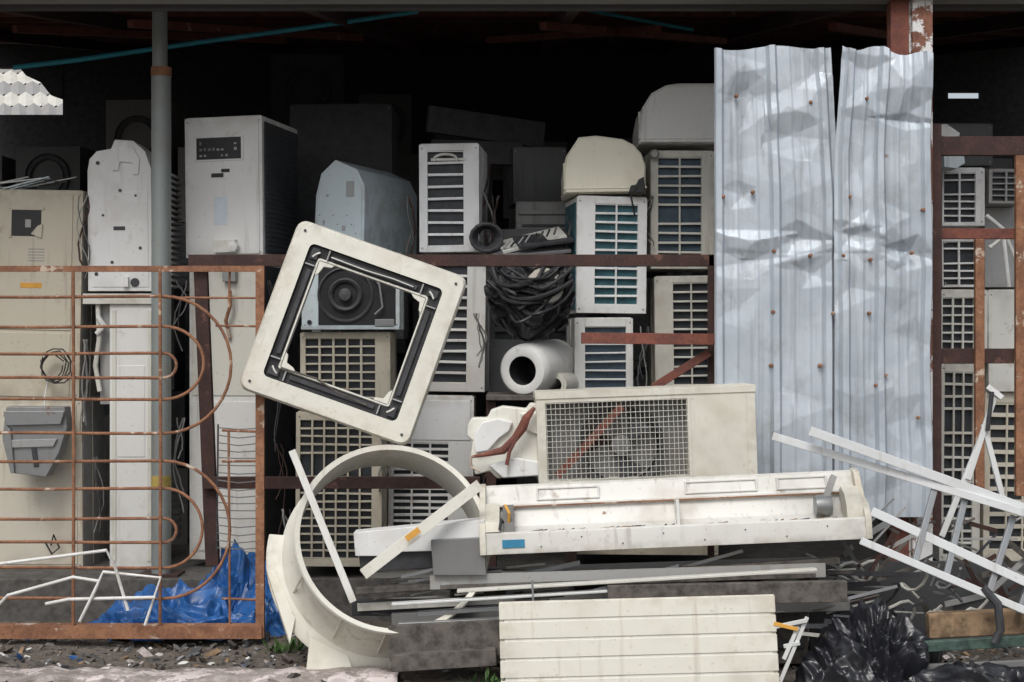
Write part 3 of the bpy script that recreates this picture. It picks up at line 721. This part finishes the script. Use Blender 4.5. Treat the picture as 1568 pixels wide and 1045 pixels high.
y=-.35; m=M()
m.prism(S([(716,652),(722,640),(746,640),(752,628),(770,622),(806,626),(812,617),(830,620),(832,732),(790,728),(762,734),(750,722),(728,728),(720,700),(724,676),(715,668)],y),y,y+.1,YELW)
m.prism(S([(726,664),(738,646),(762,640),(786,646),(780,660),(764,672),(748,690),(728,694)],y),y-.03,y-.001,WHITE2)
m.prism(S([(748,712),(790,700),(826,706),(828,728),(770,732)],y),y-.04,y-.001,WHITE2)
m.prism(S([(796,632),(826,630),(828,668),(806,660)],y),y-.02,y-.001,YELW)
m.finish('broken_plastic_cover',bevel=.010)
m=M(); m.tube([P(818,625,y-.06),P(806,640,y-.09),P(800,655,y-.08),P(788,672,y-.07),P(770,690,y-.08),P(745,696,y-.07),P(722,700,y-.06)],[.010,.022,.026,.02,.022,.012,.007],RUSTR,9)
m.tube([P(790,672,y-.08),P(780,692,y-.09),P(776,712,y-.08)],.010,RUSTR,8); m.tube([P(722,700,y-.06),P(720,715,y-.05),P(735,722,y-.06)],.006,RUST,8); m.finish('rusty_bracket',bevel=0)

# long trough chassis
y=-.85; kk=k(y); L=600*kk; m=M()
prof=[(0,0),(-.004,.05),(0,.100),(.012,.108),(.02,.10),(.03,.085),(.10,.098),(.17,.13),(.20,.20),(.205,.222),(.19,.228),(.19,.236),(.22,.24),(.25,.33),(.27,.34),(.30,.335),(.30,.325),(.27,.32),(.235,.22),(.19,.11),(.12,.078),(.03,.0)]
m.extrx(prof,-L/2+.03,L/2-.02,WHITE2)
m.box(-L/2+.03,L/2-.02,.183,.192,.224,.232,RUST)
capp=[(-.012,0),(-.016,.10),(.0,.13),(.03,.17),(.10,.2),(.16,.26),(.20,.33),(.28,.35),(.32,.34),(.32,.0)]
m.extrx(capp,-L/2,-L/2+.03,YELW); m.extrx(capp,L/2-.03,L/2,YELW)
m.extrx([(.0,.11),(.02,.16),(.09,.20),(.16,.25),(.2,.22),(.12,.12),(.03,.1)],-L/2+.03,-L/2+.10,YELW)
m.extrx([(.02,.09),(.03,.15),(.10,.20),(.16,.24),(.2,.2),(.12,.1)],-L/2+.115,-L/2+.17,GREYD)
m.extrx([(.02,.09),(.02,.16),(.06,.22),(.14,.26),(.2,.24),(.12,.1)],L/2-.11,L/2-.03,YELW)
m.tube([(-L/2+.12,.07,.15),(-L/2+.11,-.005,.17),(-L/2+.10,.0,.12)],.008,DARKG,6)
m.tube([(-L/2+.13,.05,.24),(-L/2+.15,.02,.2),(-L/2+.145,.04,.15)],.008,LABO,6)
T=Matrix.Translation((L/2-.2,.1,.17))@Matrix.Rotation(R(90),4,'Z'); m.lathe([(.0001,-.03),(.05,-.03),(.055,0),(.05,.05),(.0001,.05)],GREYM,20,T=T)
m.bar((L/2-.2,.08,.2),(L/2-.14,.15,.31),.03,.03,GREYP)
for (a,b) in ((-.42,-.22),(.05,.28),(.34,.5)):
    for z,yy in ((.255,.216),(.31,.236)): m.box(a*L/1.2,b*L/1.2,yy,yy+.014,z,z+.008,WHITE)
    m.box(a*L/1.2,a*L/1.2+.01,.218,.24,.255,.318,WHITE); m.box(b*L/1.2-.01,b*L/1.2,.218,.24,.255,.318,WHITE)
m.box(.02,.035,.08,.2,.10,.23,WHITE)
m.box(-L/2+.11,-L/2+.22,-.008,-.003,.03,.07,LABB)
for i in range(8): m.disc((-L/2+.3+i*.2,.03+.04*(i%2)),.004,-.006,DARKG,8)
rnd=random.Random(5)
for i in range(40):
    a=rnd.uniform(-L/2+.2,L/2-.15); m.bar((a,.05+rnd.random()*.07,.103),(a+rnd.uniform(.01,.07),.05+rnd.random()*.08,.110),.009,.005,rnd.choice([WOODG,DARKG,WOOD,OFFW,GREYP]),(0,0,1))
m.finish('indoor_unit_chassis',(X(1035,y),y,Z(838,y)),(R(-6),R(-2.6),R(-1)),.003)
y=-.8; m=M()
m.extrx([(0,0),(0,.07),(.006,.07),(.006,.008),(.4,.008),(.4,.06),(.406,.06),(.406,0)],-1.05,.90,GREYP)
m.extrx([(-.003,.0),(-.003,.022),(.0,.022),(.0,.0)],-1.0,.85,WOODG)
m.finish('drip_tray',(X(985,y),y,Z(893,y)),(R(-3),R(-1.8),0),.001)
m=M(); m.extrx([(0,0),(0,.04),(.005,.04),(.005,.006),(.3,.006),(.3,0)],-1.15,1.05,WHITE2); m.finish('drip_tray',(X(900,-.7),-.7,Z(918,-.7)),(0,R(-3),0),.001)
for (a,b,c,d_) in ((690,800,900,1000),(1100,1230,870,1000),(880,1000,900,1000)):
    m=M(); m.box(X(a,-.5),X(b,-.5),-.62,-.2,0.02,Z(c,-.5),WOODG); m.box(X(a,-.5)+.02,X(b,-.5)-.02,-.64,-.2,.1,.14,DARKG); m.finish('timber_block',bevel=.006)
m=M()
for (a,b,c,d_,yy,w_,mt) in ((545,905,1285,858,-.75,.03,WOODG),(600,948,1300,925,-.7,.06,GREYD),(560,880,900,880,-.66,.03,OFFW),(820,958,1190,932,-.62,.04,WOODG),(930,912,1296,905,-.92,.10,WOODG),(600,925,930,905,-.9,.012,ALU),(540,930,1010,930,-.6,.08,DARKG),(640,940,1100,905,-.85,.02,GREYM),(700,905,1250,872,-.9,.014,OFFW),(610,958,780,950,-.9,.03,GREYM)):
    m.bar(P(a,b,yy),P(c,d_,yy),w_,.05,mt)
m.bar(P(596,985,-.95),P(772,975,-.95),.17,.03,WOODG); m.bar(P(600,1015,-1.0),P(760,1005,-1.0),.08,.06,WOODG)
m.tube([P(815,888,-1.0),P(818,960,-1.02)],.006,GREYM,6)
m.finish('scrap_timber',bevel=.004)
m=M(); rnd=random.Random(9)
for i in range(110):
    a=rnd.uniform(560,1290); b=rnd.uniform(868,975); yy=rnd.uniform(-.85,-.4); l=rnd.uniform(20,160); s=rnd.uniform(-.3,.12)
    m.bar(P(a,b,yy),P(a+l,b+l*s,yy+.04),rnd.uniform(.004,.025),rnd.uniform(.004,.01),rnd.choice([GREYM,OFFW,WOODG,GREYP,DARKG,YELW,WOODG]))
m.finish('scrap_metal_pile',bevel=0)
y=-1.15; m=M(); x0,x1=X(768,y),X(1194,y); zt=Z(915,y)
hw=(x1-x0)/2
m.box(-hw,hw,.006,.03,0,zt,YELW)
nst=5; st=zt/nst
for i in range(nst): m.box(-hw-.002,hw+.002,-.006,.0055,i*st+.005,(i+1)*st-.005,YELW)
m.box(-hw+.02,hw-.02,-.001,.006,.0,zt-.01,OFFW)
m.finish('grooved_metal_panel',((x0+x1)/2,y,-.01),(R(-10),R(-1.6),0),.005)

# ================================================================ right: aluminium frames
m=M()
for (a,b,c,d_,y1,y2,w_,) in ((1240,660,1600,790,-1.0,-1.0,.045),(1183,668,1600,760+35,-.9,-1.05,.038),(1335,783,1600,905,-1.0,-1.1,.042),(1318,828,1600,948,-1.05,-1.15,.035)):
    m.bar(P(a,b,y1),P(c,d_,y2),w_,.03,ALU)
for (a,b,c,d_) in ((1432,745,1400,865),(1478,762,1448,885),(1552,790,1515,905),(1600,820,1560,940)):
    m.bar(P(a,b,-.98),P(c,d_,-1.08),.03,.02,GREYM)
m.finish('ladder_frame',bevel=.003)
m=M()
for (a,b,c,d_) in ((1510,652,1442,822),(1506,650,1536,765),(1526,598,1482,735),(1512,592,1535,610)):
    m.bar(P(a,b,-.5),P(c,d_,-.52),.028,.02,ALU)
m.tube([P(1519,600,-.53),P(1512,660,-.53)],.012,DARKG,8)
m.finish('metal_stand',bevel=.003)
m=M()
for (a,b,c,d_,mt) in ((1188,960,1236,950,ALU),(1236,945,1192,1050,ALU),(1222,960,1200,1010,ALU),(1200,990,1225,985,ALU),(1185,955,1222,964,LABO)):
    m.bar(P(a,b,-1.1),P(c,d_,-1.12),.018,.014,mt)
m.finish('metal_bracket',bevel=.002)
m=M(); rnd=random.Random(21)
for i in range(60):
    a=rnd.uniform(1230,1550); b=rnd.uniform(800,940); l=rnd.uniform(20,90); s=rnd.uniform(-1.2,1.2); yy=rnd.uniform(-.7,-.25)
    m.bar(P(a,b,yy),P(a+l*math.cos(s),b+l*math.sin(s),yy+.05),rnd.uniform(.005,.03),.01,rnd.choice([GREYM,WOODG,GREYD,WOODG,GREYP,RUSTD,DARKG]))
for q in range(8):
    a=rnd.uniform(1250,1500); b=rnd.uniform(850,930); m.tube([P(a+20*math.sin(i*.6+q),b+3*i-10*math.sin(i*.9+q),-.6+.02*i) for i in range(12)],.008,rnd.choice([GREYM,DARKG,OFFW]),6)
m.box(X(1240,-.2),X(1600,-.2),-.22,-.18,0,Z(860,-.2),GREYB)
m.finish('scrap_metal_pile',bevel=0)
m=M(); y=-1.0
m.bar(P(1420,958,y),P(1620,948,y),.12,.06,WOOD); m.finish('wood_plank',bevel=.008)
m=M(); m.bar(P(1415,990,-1.1),P(1620,978,-1.1),.05,.04,TEAL); m.bar(P(1340,1026,-1.12),P(1600,1014,-1.12),.03,.03,GREYD); m.finish('painted_batten',bevel=.004)
m=M(); m.tube([P(1505,900,-1.12),P(1528,925,-1.15),P(1532,965,-1.15),P(1522,985,-1.15)],.02,DARKG,8); m.finish('rubber_strap',bevel=0)

heap('black_plastic_bag',X(1335,-.95),-1.0,.0,.36,.30,.36,BAG,2.3,.09,11,pw=1.0,sq=1.6)
heap('black_plastic_bag',X(1500,-1.25),-1.3,.0,.42,.25,.13,BAG,5.1,.07,11)
heap('blue_tarp',X(290,.25),.26,.02,.60,.30,.20,TARP,7.7,.09,9,(.35,.5))
heap('blue_tarp',X(375,.3),.38,.05,.26,.20,.40,TARP,9.2,.08,9,(-.3,.2),pw=1.0)

# ================================================================ left rusty gate
y=-.08; m=M()
xL=-260
def hb(py,w_,x0=xL,x1=404,t=.028): m.box(X(x0,y),X(x1,y),y-t/2,y+t/2,Z(py+w_/2,y),Z(py-w_/2,y),RUST)
hb(412,9); 
m.extrx([(y-.03,Z(977,y)),(y-.03,Z(958,y)),(y+.03,Z(956,y)),(y+.03,Z(975,y))],X(xL,y),X(402,y),RUST)
m.box(X(392,y),X(405,y),y-.016,y+.016,Z(976,y),Z(408,y),RUST)
rnd=random.Random(6)
def rod(pts,r=.0085,yy=y): m.tube([P(a,b+rnd.uniform(-1,1),yy+rnd.uniform(-.004,.004)) for a,b in pts],r,RUST,8)
def hp(y0,y1,xe,x0=xL):
    c=(y0+y1)/2; r=(y1-y0)/2; rx=xe-250
    Lp=[(x0,y0),(60,y0+1.5),(160,y0+.5),(240,y0)]
    for i in range(0,19):
        t=R(-90+10*i); Lp.append((250+rx*math.cos(t),c+r*math.sin(t)))
    Lp+=[(240,y1),(150,y1),(60,y1-1),(x0,y1)]
    m.tube([P(a,b,y) for a,b in Lp],.0085,RUST,8)
hp(454,664,354); hp(500,612,312); hp(541,579,270)
hp(706,917,352); hp(748,870,310); hp(794,831,270)
rod([(392,456),(250,456)],.006,y+.012); rod([(330,500),(392,500)],.006,y+.012)
for a in (112,245): rod([(a,415),(a+1,700),(a,958)],.0095,y-.014)
rod([(350,660),(352,960)],.007,y+.014); rod([(352,415),(350,470)],.006,y+.014)
for b in (660,706,917): rod([(340,b),(392,b+1)],.007,y+.012)
m.finish('rusty_gate',bevel=0)
m=M(); y=.05
for i in range(17): 
    b=655+i*11.5; m.tube([P(333,b,y),P(365,b+3+2*math.sin(i),y-.02),P(400,b+1,y)],.0035,GREYD,5)
m.tube([P(334,650,y),P(332,845,y)],.005,DARKG,6); m.tube([P(398,650,y),P(400,845,y)],.005,DARKG,6); m.finish('wire_fan_guard',bevel=0)
m=M(); y=-.2
for Lq in ([(-20,866),(85,853),(163,843),(176,868),(196,935)],[(122,952),(145,905),(158,876),(246,885),(222,958)],[(-10,935),(12,912),(112,884),(150,890)],[(70,925),(105,918),(238,915)]):
    m.tube([P(a,b,y+random.uniform(-.04,.04)) for a,b in Lq],.009,WHITE,8)
m.finish('white_wire_rack',bevel=0)

# ================================================================ curb, rubble, litter
m=M(); vs=[];fs=[];nx=160
prof=[(-.95,-.02),(-.95,.05),(-.93,.062),(-.72,.062),(-.70,.05),(-.70,-.02)]
for i in range(nx+1):
    x=-5+4.45*i/nx
    for (a,b) in prof: q=noise.noise(Vector((x*6,a*8,b*9))); vs.append((x,a-.04+.018*q,b-.03+.025*noise.noise(Vector((x*9,a*4,2)))))
for i in range(nx):
    for j in range(5): fs.append((i*6+j,(i+1)*6+j,(i+1)*6+j+1,i*6+j+1))
m.add(vs,fs,CURB); m.finish('concrete_kerb',bevel=0,ang=60)
m=M(); rnd=random.Random(33)
cm=[WOODG,WOODG,GREYD,WOOD,CURB,SLAB,WOODG,GREYB,DARKG,WOODG,GROUND,SLAB,GROUND,OFFW]
for i in range(1900):
    x=rnd.uniform(-3.2,3.2); yy=rnd.choice([rnd.uniform(-1.5,.2),rnd.uniform(-.7,.1)]); s=rnd.uniform(.003,.018)
    if rnd.random()<.06: s*=2
    T=Matrix.Translation((x,yy,gh(x,yy)+s*.3))@Euler((rnd.random()*.8,rnd.random()*.8,rnd.random()*6)).to_matrix().to_4x4()
    a=s*rnd.uniform(.6,3)
    m.prism([(-a,-s*.3),(-a*.3,-s*.5),(a*.8,-s*.3),(a,s*.2),(a*.1,s*.5),(-a*.7,s*.3)],-s*.8,s*rnd.uniform(.4,1),rnd.choice(cm) if rnd.random()<.98 else TARP,T)
m.finish('rubble',bevel=0)
m=M()
for (cx_,cy_,n_) in ((X(440,-.2),-.25,60),(X(745,-1),-1.05,50),(X(1400,-.5),-.9,30),(-2.9,-.75,30)):
    for i in range(n_):
        a=rnd.random()*6.28; l=rnd.uniform(.03,.12); e=rnd.uniform(.3,1.3); b=Vector((cx_+rnd.uniform(-.08,.08),cy_+rnd.uniform(-.06,.06),.0))
        d=Vector((math.cos(a)*math.cos(e),math.sin(a)*math.cos(e),math.sin(e))); sd=d.cross(Vector((0,0,1))).normalized()*rnd.uniform(.004,.012)
        m.add([b,b+d*l*.6+sd,b+d*l,b+d*l*.6-sd],[(0,1,2,3)],GREEN)
m.finish('weeds',bevel=0)

# ================================================================ light, camera
w=bpy.data.worlds.new("World"); scene.world=w; w.use_nodes=True; nt=w.node_tree
bg=nt.nodes['Background']; sky=nt.nodes.new('ShaderNodeTexSky'); sky.sky_type='NISHITA'; sky.sun_disc=False
sky.sun_elevation=R(52); sky.sun_rotation=R(195); sky.air_density=1.0; sky.dust_density=4; sky.ozone_density=1
hs=nt.nodes.new('ShaderNodeHueSaturation'); hs.inputs['Saturation'].default_value=.4
nt.links.new(sky.outputs[0],hs.inputs['Color']); nt.links.new(hs.outputs[0],bg.inputs[0]); bg.inputs[1].default_value=.145
sd=bpy.data.lights.new('sun','SUN'); sd.energy=1.3; sd.angle=R(24); sd.color=(1,.98,.95)
so=bpy.data.objects.new('sun',sd); scene.collection.objects.link(so); so.rotation_euler=(R(90-52),0,R(-15))
cam=bpy.data.cameras.new('camera'); co=bpy.data.objects.new('camera',cam); scene.collection.objects.link(co)
co.location=(0,-CAMD,CAMH); co.rotation_euler=(R(90),0,0); cam.sensor_width=36; cam.lens=F/1568*36; cam.clip_end=1000
scene.camera=co
scene.view_settings.view_transform='Standard'; scene.view_settings.look='None'; scene.view_settings.exposure=0
